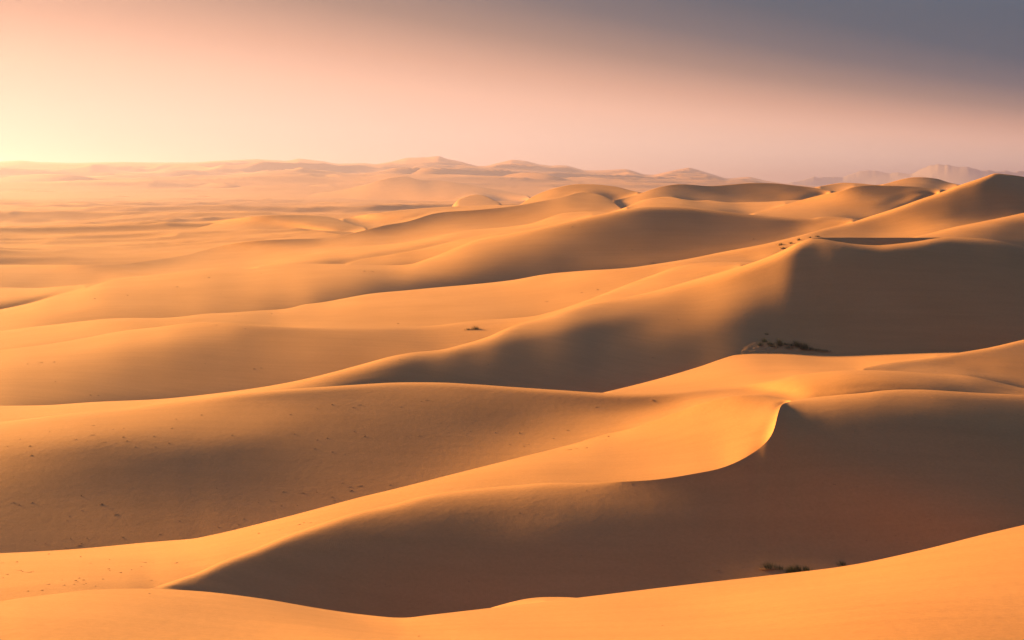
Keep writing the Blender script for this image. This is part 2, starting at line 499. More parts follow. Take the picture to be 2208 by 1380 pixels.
layer("great_dune",
      [(-250, 882, 243), (0, 875, 245), (90, 874, 246), (200, 867, 248), (350, 860, 252), (475, 847, 257), (550, 837, 260), (625, 824, 263), (700, 807, 266), (775, 787, 269), (850, 767, 272), (890, 760, 274), (950, 754, 278), (1000, 742, 283), (1050, 727, 290),
       (1104, 704, 299), (1179, 682.5, 308), (1254, 660, 316), (1304, 650, 322), (1354, 640.5, 329), (1429, 622.5, 341), (1504, 601, 356), (1579, 580, 369), (1656, 554, 378), (1693, 537.5, 381), (1726, 521, 384), (1751, 514.5, 386), (1768, 515, 386), (1806, 521, 385),
       (1856, 527.5, 384), (1893, 529, 384), (1931, 526, 385), (1981, 520, 387), (2018, 514, 388), (2043, 512, 388), (2093, 513, 387), (2131, 516, 386), (2208, 531, 382), (2400, 580, 376)],
      [(0, 226), (300, 235), (500, 248), (700, 252), (902, 260), (1050, 266), (1304, 276), (1429, 291), (1504, 301), (1579, 310), (1656, 318), (1751, 322), (2043, 326), (2208, 326)],
      [(0, 890, .95), (150, 880, .9), (300, 870, .9), (500, 848, 1.), (600, 832, .8), (650, 830, .4), (700, 812, .5), (750, 815, .2), (850, 787, .12), (850, 771, .55), (950, 766, .14), (950, 800, .08), (1050, 735, .4),
       (1050, 780, .05), (1150, 698, .6), (1150, 722, .16), (1150, 780, .04), (1250, 668, .8), (1300, 680, .4), (1300, 720, .13), (1300, 800, .02), (1400, 640, .75), (1400, 680, .32), (1400, 750, .06), (1450, 650, .7),
       (1500, 690, .75), (1520, 640, .8), (1550, 610, .75), (1500, 745, .2), (1570, 690, .42), (1600, 600, .4), (1635, 660, .1), (1600, 710, .15), (1690, 620, .02), (1650, 572, .38), (1700, 570, .15), (1735, 528, .2), (1800, 545, -.02), (1750, 600, -.08),
       (1850, 545, -.05), (1900, 600, -.12), (1900, 700, -.08), (2000, 560, -.08), (2100, 530, -.04), (2200, 560, -.05), (2100, 700, -.12), (2200, 650, -.12), (1700, 720, .02), (1600, 740, .25)], smooth=4, nt_b=9, nu_px=90, stiff=3.0, rim=(0.012, 5.0))
layer("rim", [(1690, 545, 388), (1730, 523, 390), (1755, 513.5, 391), (1780, 512.5, 391.5), (1893, 512.5, 391.5), (1981, 512.5, 391.5), (2040, 513, 391.5), (2090, 525, 390), (2140, 545, 388)],
      [(1700, 386.5), (2140, 386.5)], [(1800, 516, -.15), (1893, 520, -.15), (1990, 516, -.1)], full=False, smooth=4, margin=8, nt_b=5)
layer("middle_dune",
      [(-250, 772, 322), (0, 750, 330), (62, 740, 334), (150, 729, 340), (225, 719.5, 345), (275, 712, 348), (350, 704, 352), (400, 697.5, 355), (462, 694.5, 357), (552, 700, 355), (627, 705, 353), (702, 707, 352), (852, 704.5, 355), (927, 702.5, 358), (1002, 694, 363), (1052, 689, 367),
       (1104, 686, 371), (1154, 681, 376), (1191, 672, 382), (1279, 642, 396), (1354, 612.5, 409), (1416, 590, 419), (1454, 576.5, 425), (1504, 567.5, 429), (1566, 564.5, 430), (1619, 565, 430), (1700, 575, 428), (1800, 600, 424)],
      [(0, 276), (462, 302), (702, 318), (927, 338), (1052, 350), (1179, 362), (1354, 388), (1500, 408), (1800, 415)],
      [(0, 770, .9), (0, 830, .6), (100, 750, .92), (100, 830, .5), (200, 730, .95), (200, 780, .55), (200, 850, .28), (350, 712, .85), (350, 750, .4), (350, 820, .27), (450, 705, .6), (450, 740, .33), (500, 830, .2),
       (550, 704, .25), (600, 740, .3), (600, 800, .25), (700, 715, .4), (750, 750, .3), (850, 720, .4), (900, 740, .45), (950, 720, .5), (1000, 700, .6), (1050, 710, .6), (1100, 695, .7), (1200, 670, .95), (1300, 640, .95),
       (1350, 625, .9), (1400, 605, .95), (1450, 590, .85), (1500, 580, .8), (1550, 572, .75)], smooth=4, rim=(0.006, 3.0))
layer("right_ridge", [(1900, 535, 436), (1950, 517, 440), (1980, 508.5, 444), (2006, 502.5, 448), (2056, 490, 455), (2106, 480, 461), (2156, 470, 466), (2208, 459, 470), (2400, 425, 480), (2680, 400, 485)],
      [(1950, 420), (2208, 424), (2680, 424)], [(2010, 505, .8), (2060, 496, .5), (2100, 483, .75), (2100, 500, .3), (2180, 480, .1), (2200, 463, .5), (2200, 510, .08), (2050, 508, .5)], full=False, smooth=5, rim=(0.008, 4.0))
layer("peak_dune",
      [(-250, 735, 385), (0, 714, 390), (62, 706, 392), (125, 699, 395), (175, 693, 398), (237, 687, 400), (287, 685.5, 401), (350, 685.5, 402), (387, 683, 404), (450, 676, 408), (500, 674, 410), (552, 670, 412), (627, 664, 416), (652, 657.5, 418), (727, 646, 425), (802, 633, 432),
       (877, 626, 439), (952, 619, 445), (1027, 612.5, 452), (1104, 604, 459), (1179, 591, 465), (1254, 584, 471), (1354, 577.5, 480), (1416, 569, 485), (1479, 559, 490), (1554, 544, 496), (1656, 524.5, 506), (1731, 506, 514), (1781, 492.5, 520), (1831, 481, 527), (1881, 465, 534),
       (1931, 449, 542), (1981, 431, 550), (2031, 414, 556), (2068, 399.5, 559), (2106, 387, 561), (2131, 378.5, 561), (2143, 374, 561), (2168, 375.5, 560), (2208, 381, 558), (2400, 420, 548)],
      [(0, 352), (462, 376), (702, 366), (900, 372), (1104, 388), (1254, 408), (1416, 432), (1554, 444), (1656, 448), (1781, 470), (1881, 480), (1981, 476), (2060, 485), (2143, 500), (2208, 504)],
      [(0, 730, .8), (100, 715, .85), (250, 700, .6), (350, 700, .5), (450, 685, .6), (550, 685, .5), (580, 690, .35), (620, 690, .8), (680, 670, 1.), (700, 690, .95), (800, 660, .9), (900, 660, .85), (1000, 650, .78), (1100, 630, .8),
       (1100, 670, .72), (1250, 600, .78), (1300, 640, .72), (1300, 590, .6), (1400, 585, .6), (1450, 570, .55), (1550, 555, .5), (1600, 545, .5), (1650, 535, .5), (1700, 515, .5), (1750, 505, .4), (1800, 500, .3), (1850, 490, .25),
       (1900, 500, .35), (1900, 475, .35), (1950, 505, .8), (1980, 490, .6), (1950, 460, .3), (2000, 450, .2), (2050, 430, .12), (2050, 480, .2), (2100, 400, .05), (2100, 450, .0), (2150, 385, -.1), (2180, 420, -.1), (2150, 460, .05)],
      smooth=4, nt_b=10, rim=(0.008, 3.0))
layer("long_dune",
      [(-250, 720, 440), (0, 667.5, 470), (70, 652.5, 480), (125, 636, 490), (175, 624, 499), (217, 611, 507), (242, 604, 511), (275, 599, 515), (325, 594, 520), (362, 590, 524), (425, 584.5, 530), (475, 581, 534), (552, 578.5, 540), (627, 571.5, 546), (677, 569, 550), (727, 569.5, 551), (802, 572, 552),
       (852, 572, 555), (894, 568, 559), (914, 561, 561), (952, 547.5, 566), (989, 532.5, 569), (1027, 519, 572), (1104, 502.5, 576), (1179, 487.5, 579), (1254, 471, 583), (1304, 460, 586), (1341, 452.5, 588), (1391, 446, 589), (1441, 445.5, 590), (1529, 452.5, 590), (1656, 466, 587), (1718, 469.5, 588), (1756, 470, 592),
       (1766, 468, 596), (1791, 467, 602), (1831, 470, 604), (1870, 478, 604), (1960, 505, 600)],
      [(0, 424), (350, 432), (677, 456), (952, 515), (1104, 528), (1254, 540), (1391, 543), (1529, 552), (1656, 562), (1756, 576), (1960, 575)],
      [(0, 680, .95), (50, 690, .75), (150, 640, .95), (150, 670, .6), (250, 612, .95), (250, 660, .6), (350, 603, .85), (350, 660, .6), (500, 590, .75), (500, 650, .55), (600, 600, .75), (600, 640, .5), (700, 590, .75), (700, 630, .4),
       (800, 580, .6), (800, 610, .25), (900, 575, .75), (900, 600, .3), (950, 560, .8), (1000, 550, .7), (950, 600, .2), (1050, 520, .8), (1060, 550, .35), (1100, 510, .75), (1150, 500, .6), (1100, 560, .2), (1200, 490, .4), (1200, 540, .2),
       (1300, 465, .3), (1300, 500, .1), (1300, 560, .18), (1400, 452, .02), (1400, 500, .08), (1400, 550, .15), (1550, 460, .03), (1550, 500, .1), (1650, 470, .1), (1700, 490, .15), (1750, 475, .1), (1772, 480, .6), (1810, 472, .2)],
      smooth=4, nt_b=10, rim=(0.007, 3.0))
layer("ledge", [(690, 590, 592), (740, 571, 597), (777, 560, 602), (852, 548, 612), (927, 533, 626), (989, 518, 638), (1050, 506, 648), (1104, 498, 655), (1179, 491, 660), (1260, 490, 664)],
      [(740, 575), (852, 580), (989, 600), (1260, 610)], [(800, 565, .75), (880, 550, .7), (880, 560, .4), (950, 532, .8), (1050, 508, .75)], full=False, smooth=4, nt_b=6)
layer("banded_dune", [(-250, 625, 590), (0, 620, 596), (75, 621, 600), (150, 616, 606), (212, 611, 612), (300, 603, 625), (450, 588, 655), (567, 572.5, 690), (614, 559, 710), (677, 546, 725), (752, 534.5, 740), (852, 525, 755), (927, 512.5, 770), (1002, 497.5, 785), (1104, 488, 800), (1154, 480, 805), (1179, 471, 808),
                      (1209, 461, 810), (1241, 457, 812), (1279, 456, 812), (1311, 457.5, 810), (1380, 468, 805), (1480, 490, 800)],
      [(0, 530), (400, 570), (567, 600), (852, 645), (1104, 690), (1241, 710), (1480, 720)],
      [(30, 648, .4), (120, 622, .8), (60, 632, .6), (200, 614, .55), (350, 603, .45), (480, 590, .5), (600, 570, .7), (700, 555, .6), (700, 546, .85), (850, 528, .85), (850, 540, .6), (1000, 502, .8), (1050, 508, .6), (1150, 484, .85), (1200, 470, .95), (1280, 460, .7)], full=True, smooth=4, nt_b=6)
layer("shaded_swell", [(-250, 572, 800), (0, 571, 800), (200, 571, 803), (260, 569, 810), (325, 561, 830), (400, 549, 860), (450, 536, 890), (500, 525.5, 910), (552, 519, 920), (627, 515.5, 930), (690, 514, 935), (722, 512, 940), (752, 504.5, 950), (802, 492.5, 963), (827, 486, 970), (877, 477.5, 980), (939, 459.5, 998),
                       (1027, 452.5, 1008), (1104, 444.5, 1014), (1179, 431, 1020), (1216, 423.5, 1020), (1254, 414, 1020), (1266, 414.5, 1020), (1291, 419, 1021), (1316, 429, 1023), (1329, 441, 1025), (1343, 452.5, 1027), (1390, 475, 1030), (1450, 500, 1035)],
      [(0, 720), (552, 760), (802, 820), (1027, 870), (1254, 900), (1450, 900)],
      [(30, 612, .45), (100, 595, .65), (0, 582, .75), (200, 582, .42), (300, 577, .4), (300, 590, .6), (400, 562, .5), (460, 545, .65), (550, 528, .35), (650, 525, .3), (550, 545, .7), (750, 515, .5), (850, 497, .2), (850, 520, .6), (950, 468, .2), (950, 490, .5), (1050, 462, .2), (1100, 470, .35), (1150, 447, .3),
       (1200, 440, .4), (1260, 425, .45), (1290, 440, .4)], smooth=3.5)
layer("saddle_dune", [(1500, 495, 790), (1560, 477, 795), (1619, 461, 802), (1656, 452.5, 810), (1706, 437.5, 823), (1756, 424, 836), (1793, 416, 845), (1818, 410.5, 850), (1836, 404, 853), (1856, 400.5, 856), (1880, 399, 858), (1906, 400, 860), (1956, 401.5, 863), (2000, 405, 866), (2060, 412, 866), (2150, 430, 860)],
      [(1560, 740), (1656, 752), (1756, 745), (1868, 770), (2000, 800), (2150, 800)],
      [(1650, 458, .8), (1700, 443, .75), (1760, 430, .75), (1760, 455, .6), (1800, 440, .6), (1820, 415, .6), (1852, 408, .05), (1870, 440, .3), (1920, 410, .05), (1920, 440, .12), (1980, 415, .03), (2030, 412, .03), (2070, 420, .03)], full=False, smooth=4)
layer("apron", [(1270, 470, 960), (1340, 450, 970), (1400, 429, 990), (1451, 424.5, 1000), (1474, 429.5, 1000), (1504, 433, 1000), (1529, 432, 1002), (1579, 437, 1002), (1620, 436, 1004), (1656, 435, 1006), (1706, 432, 1008), (1760, 431, 1010), (1840, 440, 1010)],
      [(1340, 800), (1400, 780), (1529, 800), (1656, 880), (1760, 930), (1840, 950)],
      [(1380, 440, .75), (1440, 430, .65), (1500, 438, .6), (1560, 445, .45), (1620, 442, .6), (1640, 455, .4), (1450, 442, .5)], full=False, smooth=4, nt_b=6, prior=4)
layer("dark_swell", [(1180, 458, 1120), (1260, 446, 1130), (1340, 428, 1140), (1383, 416, 1150), (1416, 405, 1160), (1441, 399.5, 1166), (1466, 397, 1170), (1529, 401, 1172), (1579, 397.5, 1176), (1619, 394.5, 1180), (1656, 394.5, 1180), (1706, 399, 1175), (1756, 405, 1165), (1806, 414, 1150), (1880, 430, 1130)],
      [(1200, 1060), (1330, 1050), (1380, 1060), (1450, 1112), (1600, 1122), (1700, 1128), (1880, 1105)],
      [(1400, 415, .8), (1400, 432, .6), (1440, 408, .2), (1480, 403, .0), (1480, 418, .1), (1560, 405, .03), (1560, 422, .05), (1650, 400, .02), (1640, 420, .2), (1560, 430, .15), (1400, 424, .7), (1750, 415, .03), (1330, 430, .25), (1345, 445, .3), (1310, 425, .3), (1800, 415, .05), (1830, 420, .05)], full=False, smooth=4, prior=1)
layer("round_dune", [(1050, 470, 1240), (1090, 455, 1245), (1123, 440, 1250), (1146, 425.5, 1260), (1179, 411, 1266), (1216, 401, 1270), (1244, 397, 1272), (1274, 397, 1272), (1304, 399.5, 1272), (1329, 402.5, 1272), (1354, 409, 1270), (1383, 415.5, 1268), (1440, 430, 1260), (1500, 445, 1250)],
      [(1100, 1120), (1250, 1180), (1500, 1180)], [(1150, 427, .85), (1200, 410, .5), (1250, 405, .3), (1320, 408, .22)], full=False, smooth=4, nt_b=6)
layer("plain_dune", [(260, 505, 1210), (340, 494, 1225), (420, 482, 1240), (475, 475, 1250), (552, 466.5, 1280), (590, 464, 1288), (640, 463, 1290), (690, 465, 1288), (715, 469, 1280), (732, 474, 1272), (770, 486, 1250), (830, 500, 1230)],
      [(400, 1000), (650, 1050), (830, 1050)], [(500, 477, .6), (560, 480, .35), (650, 473, .33), (700, 478, .3), (650, 500, .5), (450, 500, .6), (350, 498, .6)], full=False, smooth=4, nt_b=7)
layer("far_strip", [(640, 492, 1470), (700, 480, 1490), (740, 471, 1510), (802, 461, 1550), (877, 452, 1600), (952, 446.5, 1620), (1027, 443.5, 1640), (1104, 442, 1650), (1200, 442, 1660)],
      [(740, 1300), (1200, 1350)], [(780, 470, .5), (850, 462, .4), (950, 452, .4), (1050, 447, .6)], full=False, smooth=4, nt_b=6)
layer("back_dune", [(1690, 420, 1480), (1740, 408, 1490), (1781, 399, 1505), (1818, 394, 1520), (1856, 395.5, 1530), (1893, 398.5, 1550), (1910, 396, 1570), (1936, 388.5, 1600), (1973, 382, 1620), (2018, 385, 1620), (2043, 392.5, 1610), (2071, 399, 1600), (2140, 415, 1580)],
      [(1740, 1350), (2140, 1450)], [(1800, 399, .45), (1860, 399, .35), (1935, 391, .75), (1980, 388, .02), (2040, 396, .02), (1750, 409, .3), (1730, 414, .2)], full=False, smooth=3, nt_b=6)

layer("little_far_dune", [(945, 446, 2350), (975, 437, 2370), (1002, 424.5, 2400), (1027, 419.5, 2410), (1047, 422.5, 2400), (1064, 431, 2390), (1090, 442, 2370), (1120, 450, 2350)],
      [(945, 2100), (1120, 2150)], [(1000, 430, .5), (1030, 425, .3), (1050, 430, .25)], full=False, smooth=3, nt_b=5, prior=2, margin=8)
layer("far_hill", [(600, 440, 4700), (680, 420, 4800), (740, 409, 4900), (802, 394.5, 5050), (827, 386.5, 5120), (850, 382, 5150), (872, 380, 5170), (902, 387, 5180), (952, 389.5, 5200), (1002, 397, 5200), (1060, 407, 5150), (1120, 418, 5100), (1180, 430, 5000)],
      [(600, 4200), (1180, 4300)], [(700, 425, .8), (800, 400, .8), (830, 395, .4), (870, 388, .25), (920, 395, .35), (880, 410, .5), (800, 425, .7), (960, 400, .3), (1060, 412, .4)], full=False, smooth=3, nt_b=7, prior=2, margin=8)

# hazy ridges standing on the slope of the far range
FAR_RIDGES = [
    ("low hazy ridge on the left plain edge", [(150, 446), (207, 432), (252, 422), (285, 425), (330, 436), (370, 446)]),
    ("hazy ridge left of the rounded plain dune", [(270, 450), (342, 435), (392, 425), (425, 421.5), (462, 425), (510, 437), (550, 448)]),
    ("pale ridge halfway up the far range at left", [(270, 425), (350, 408), (387, 404), (430, 398), (467, 394.5), (500, 398), (540, 408), (590, 422)]),
    ("long pale ridge rising above the rounded plain dune", [(480, 452), (552, 436), (614, 417), (652, 403), (702, 398), (735, 404), (780, 418), (820, 432)]),
    ("narrow lit ridge below the pale hazy hill", [(540, 456), (584, 446), (664, 421), (702, 414), (740, 417), (790, 430), (840, 444)]),
    ("small pointed ridge left of the main far peak", [(600, 416), (650, 401), (684, 385), (724, 375.5), (757, 385), (800, 398), (840, 408)]),
    ("ridge at the right foot of the pale hazy hill", [(850, 450), (902, 434), (934, 416), (964, 405), (1014, 405), (1050, 413), (1089, 426), (1130, 440)]),
    ("hazy spur under the main far peak", [(830, 400), (860, 388), (890, 374), (912, 363), (935, 366), (980, 378), (1030, 391), (1070, 402)]),
    ("hazy spur right of the main far peak", [(1010, 402), (1060, 388), (1110, 374), (1150, 372), (1200, 381), (1250, 394), (1290, 405)]),
    ("faint ridge near the skyline at far left", [(-60, 392), (20, 381), (90, 375), (150, 377), (230, 388), (300, 398)]),
    ("faint ridge low on the far left range", [(-120, 432), (-40, 418), (40, 410), (110, 412), (180, 422), (240, 432)]),
]


def ridge_depth(y):
    return 3900 + 42.0 * (443 - y)


for i, (lab, pts) in enumerate(sorted(FAR_RIDGES, key=lambda r: ridge_depth(min(p[1] for p in r[1])))):
    yt = min(p[1] for p in pts)
    xt = [p[0] for p in pts if p[1] == yt][0]
    Dr = ridge_depth(yt)
    sh = []
    for (x, y) in pts[1:-1]:
        left = x <= xt
        sh += [(x, y + 2, 1.0 if left else 0.0), (x, y + 9, 0.4 if left else -0.05), (x, y + 22, 0.45)]
    FAR_NAMES = globals().setdefault("FAR_NAMES", {})
    FAR_NAMES["far_ridge_%d" % i] = lab
    layer("far_ridge_%d" % i, [(x, y, Dr * (1 + 0.00004 * (x - xt))) for x, y in pts], [(pts[0][0], Dr * 0.965), (pts[-1][0], Dr * 0.972)], sh, full=False, smooth=2.5, nt_b=5, margin=8, prior=0.7)

# ------------------------------------------------------------------ dune meshes


def build_grid(name, V, mat, label, kind="structure"):
    """V: (n, m, 3) vertex grid"""
    n, m = V.shape[:2]
    me = bpy.data.meshes.new(name)
    idx = np.arange(n * m).reshape(n, m)
    quads = np.stack([idx[:-1, :-1], idx[1:, :-1], idx[1:, 1:], idx[:-1, 1:]], -1).reshape(-1, 4)
    me.vertices.add(n * m)
    me.vertices.foreach_set("co", V.reshape(-1).astype(np.float32))
    nq = len(quads)
    me.loops.add(nq * 4)
    me.polygons.add(nq)
    me.loops.foreach_set("vertex_index", quads.ravel().astype(np.int32))
    me.polygons.foreach_set("loop_start", np.arange(0, nq * 4, 4, dtype=np.int32))
    me.polygons.foreach_set("loop_total", np.full(nq, 4, np.int32))
    me.update(calc_edges=True)
    me.polygons.foreach_set("use_smooth", np.ones(nq, bool))
    me.materials.append(mat)
    o = bpy.data.objects.new(name, me)
    scene.collection.objects.link(o)
    o["label"] = label
    o["kind"] = kind
    return o


DUNE_LABELS = {
    "foreground": "smooth sunlit orange sand slope filling the bottom edge",
    "hump": "small lit sand hump just behind the foreground slope",
    "dark_dune": "large shadowed brown dune with a curled brink behind the foreground",
    "lit_bowl": "bright golden hollow and ramp left of the curled brink",
    "brown_dune": "broad brown dune face dotted with small tufts, left of centre",
    "right_shoulder": "brown dune shoulder at the right edge beside the golden tongue",
    "sand_tongue": "flat golden tongue of sand below the grassy mound",
    "great_dune": "tallest near dune with a dark brown face, right of centre",
    "rim": "thin dark crescent rim on top of the tall dune",
    "middle_dune": "tan dune rising from the left behind the long lit ridge",
    "right_ridge": "low dune ridge with lit edge below the dark peak at right",
    "peak_dune": "long dune running up to the dark peak at the right edge",
    "long_dune": "long dune whose brown face spans the middle distance",
    "ledge": "narrow lit ledge of sand behind the long dune",
    "banded_dune": "orange banded dune slope in the left middle distance",
    "shaded_swell": "shaded swell ending in a sharp crest near the centre",
    "apron": "pale lit apron of sand in front of the wide dark dune",
    "saddle_dune": "sunlit dune with a notched top left of the dark peak",
    "dark_swell": "wide dark rounded dune on the skyline right of centre",
    "round_dune": "round topped pale dune on the skyline near the centre",
    "plain_dune": "smooth rounded dune on the hazy plain at left",
    "far_strip": "long low strip of sand at the foot of the far range",
    "little_far_dune": "small rounded dune at the foot of the far range",
    "far_hill": "pale hazy hill in front of the far range",
    "back_dune": "small dark dune tops on the skyline left of the peak",
}

def rim_gain(nm, xs):
    if nm == "dark_dune":                                 # knife-sharp only along the curled brink
        return 1 - np.clip((xs - 1120) / 220, 0, 1) * np.clip((1700 - xs) / 15, 0, 1)
    return np.ones_like(xs)


for nm in ORDER:
    L = LAYERS[nm]
    st = L.step
    xs = np.arange(L.xa, L.xb + 0.01, st)
    ycx, bx = np.interp(xs, XS, L.yc), np.interp(xs, XS, L.bot)
    Hmax = float((bx - ycx)[(xs > -100) & (xs < 2308)].max())
    nr = int(np.clip(Hmax / 3.2, 14, 120))
    ts = np.linspace(0, 1, nr) ** 1.25                    # finer near the crest
    y = ycx[:, None] + ts[None] * (bx - ycx)[:, None]
    D = np.exp(L.rho(xs, y))
    if L.rim[0] > 0:                                      # the very top of the face rounds off towards the lee
        D = D * (1 + rim_gain(nm, xs)[:, None] * L.rim[0] * np.exp(-(y - ycx[:, None]) / L.rim[1]))
    u = ((xs - X_C) / F_PX)[:, None] * np.ones_like(y)
    Zf = (Y_H - y) / F_PX * D
    # front foot running on under the nearer sand
    Df, Z0 = D[:, -1], Zf[:, -1]
    if nm == "foreground":
        k = np.array([0.8, 0.6, 0.4, 0.2, 0.05, -0.3])
        Ds = Df[:, None] * k
        zs = Z0[:, None] * np.maximum(k, 0) - 1.75 * (1 - np.maximum(k, 0))
        us = (xs - X_C)[:, None] / F_PX * np.ones_like(Ds)
        Xs = us * Df[:, None] * np.maximum(k, 0.5)
    else:
        k = np.linspace(0, 1, 5)[1:]
        sc = Df[:, None] * 0.02
        Ds = Df[:, None] - sc * k
        zs = Z0[:, None] - 1.6 * sc * k
        Xs = (xs - X_C)[:, None] / F_PX * Ds
    # lee side going down behind the crest
    kb = np.array([0.004, 0.012, 0.03, 0.06, 0.12, 0.2, 0.32])
    Dcr, Zcr = D[:, 0], Zf[:, 0]
    db = Dcr[:, None] * kb
    w0 = Zcr / Dcr
    s0 = np.minimum((Zf[:, 0] - Zf[:, 1]) / np.maximum(D[:, 0] - D[:, 1], 1e-3), w0 - 0.01)[:, None]
    sb = np.minimum(-L.back, w0 - 0.15)[:, None]
    f = db / (db + 0.012 * Dcr[:, None])
    zb = Zcr[:, None] + db * (s0 * (1 - f) + sb * f)
    Xb = (xs - X_C)[:, None] / F_PX * (Dcr[:, None] + db)
    V = np.concatenate([np.stack([Xs[:, ::-1], Ds[:, ::-1], zs[:, ::-1]], -1),
                        np.stack([u * D, D, Zf], -1)[:, ::-1],
                        np.stack([Xb, Dcr[:, None] + db, zb], -1)], axis=1)
    if L.xa > X0:                                         # hidden ends dive under the neighbouring sand
        e0, e1 = np.clip(1 - (xs - L.xa) / 45, 0, 1), np.clip(1 - (L.xb - xs) / 45, 0, 1)
        if L.xb >= X1:
            e1 = 0 * e1
        V[:, :, 2] -= ((e0**2 + e1**2) * 0.02 * Dcr)[:, None]
    build_grid("sand_dune", V, M_RIPPLE if nm == "dark_dune" else M_SAND, DUNE_LABELS.get(nm) or FAR_NAMES[nm])

# ------------------------------------------------------------------ plain, far range, mountains
class Noise:
    def __init__(self, seed):
        self.g = np.random.default_rng(seed).random((256, 256))

    def __call__(self, x, y):
        i, j = np.floor(x).astype(int), np.floor(y).astype(int)
        fx, fy = x - i, y - j
        fx, fy = fx**3 * (fx * (6 * fx - 15) + 10), fy**3 * (fy * (6 * fy - 15) + 10)
        g = self.g
        a, b = g[i % 256, j % 256], g[(i + 1) % 256, j % 256]
        c, d = g[i % 256, (j + 1) % 256], g[(i + 1) % 256, (j + 1) % 256]
        return (a * (1 - fx) + b * fx) * (1 - fy) + (c * (1 - fx) + d * fx) * fy


def dune_noise(x, y, wl, seed, aniso=2.2, ang=0.5, sharp=1.5):
    """ridged noise: crests drawn out along one bearing, bent by a broader noise"""
    n = Noise(seed)
    wx = (n(x / (wl * 3) + 31, y / (wl * 3)) - 0.5) * wl * 1.6
    wy = (n(x / (wl * 3), y / (wl * 3) + 77) - 0.5) * wl * 1.6
    x, y = x + wx, y + wy
    c, s_ = math.cos(ang), math.sin(ang)
    p, q = (c * x + s_ * y) / (wl * aniso), (-s_ * x + c * y) / wl
    r = 1 - np.abs(2 * n(p, q) - 1)
    return r**sharp * (0.4 + 1.2 * n(p * 0.5 + 9, q * 0.5 + 3))


def plain():
    xs = np.arange(-460, 2681, 5.0)
    D = np.exp(np.linspace(math.log(780), math.log(5200), 330))
    X = (xs - X_C)[:, None] / F_PX * D
    Y = D[None] * np.ones_like(X)
    z = -43 + 9.0 * dune_noise(X, Y, 230, 5, ang=0.35) + 5.0 * dune_noise(X, Y, 90, 8, ang=0.2) + 1.8 * dune_noise(X, Y, 30, 9, ang=0.3)
    edge = np.clip((D - 780) / 120, 0, 1)[None]
    z = -46 + (z + 46) * edge
    build_grid("sand_plain", np.stack([X, Y, z], -1), M_FAR, "hazy sand plain with low dunes at left below the far range")


def far_range():
    xs = np.arange(-700, 2000, 4.0)
    sky = [(-700, 350), (-300, 346), (0, 348), (45, 345.5), (82, 349), (162, 351), (220, 349.5), (265, 349), (340, 350), (420, 350), (462, 347), (552, 343), (620, 347), (644, 341.5), (692, 347), (727, 353), (787, 351.5), (810, 354), (847, 348),
           (877, 340), (922, 339), (946, 336), (962, 342.5), (990, 347.5), (1027, 357.5), (1049, 357.5), (1104, 344), (1134, 347), (1161, 354), (1189, 357.5), (1201, 356), (1224, 357), (1259, 367), (1289, 367.5), (1344, 364.5), (1354, 365),
           (1386, 375.5), (1409, 377), (1454, 367), (1486, 361), (1504, 366), (1566, 385), (1616, 381), (1656, 390.5), (1700, 397), (1800, 405), (2000, 412)]
    sk = np.array(sky, float)
    ysk = gsmooth(np.interp(np.arange(-700, 2001), sk[:, 0], sk[:, 1]), 3.0)
    wsk = (Y_H - np.interp(xs, np.arange(-700, 2001), ysk)) / F_PX
    Dsk = 12300 + 500 * np.sin(xs / 170.0) + 300 * np.sin(xs / 61.0 + 1)
    s = np.linspace(0, 1.25, 240)
    D = 4100 + (Dsk[:, None] - 4100) * s[None]
    X = (xs - X_C)[:, None] / F_PX * D
    zs = (wsk * Dsk)[:, None]
    wsm = (Y_H - np.interp(xs, np.arange(-700, 2001), gsmooth(ysk, 90) + 5)) / F_PX
    p = np.where(s < 1, s**1.1, np.clip(1 - (s - 1) * 2.2, 0, 1))[None]
    top = np.clip((s - 0.72) / 0.28, 0, 1)
    top = np.where(s > 1, np.clip(1 - (s - 1) * 8, 0, 1), top * top * (3 - 2 * top))[None]
    base = -42 + ((wsm * Dsk)[:, None] + 42) * p + ((wsk - wsm) * Dsk)[:, None] * top
    env = np.clip(s * 1.3, 0, 1) * np.clip((1 - s) * 3.2, 0, 1)
    n = (60 * (dune_noise(X, D, 900, 21, aniso=1.5, ang=0.5, sharp=1.3) - 0.42) + 44 * (dune_noise(X, D, 420, 22, aniso=1.8, ang=0.4) - 0.35)
         + 20 * (dune_noise(X, D, 170, 23, aniso=2.0, ang=0.3) - 0.3) + 4 * dune_noise(X, D, 80, 24, aniso=2.0, ang=0.3))
    z = base + n * env[None]
    lim = (wsk[:, None] - 0.003 * np.clip(1 - s, 0, 1)[None]) * D
    z = np.where(z > lim, lim - 0.0 + 0.25 * 0 * (z - lim), z)
    z = np.maximum(z, -44)
    build_grid("far_dune_range", np.stack([X, D, z], -1), M_FAR, "pale hazy range of high dunes along the left horizon")


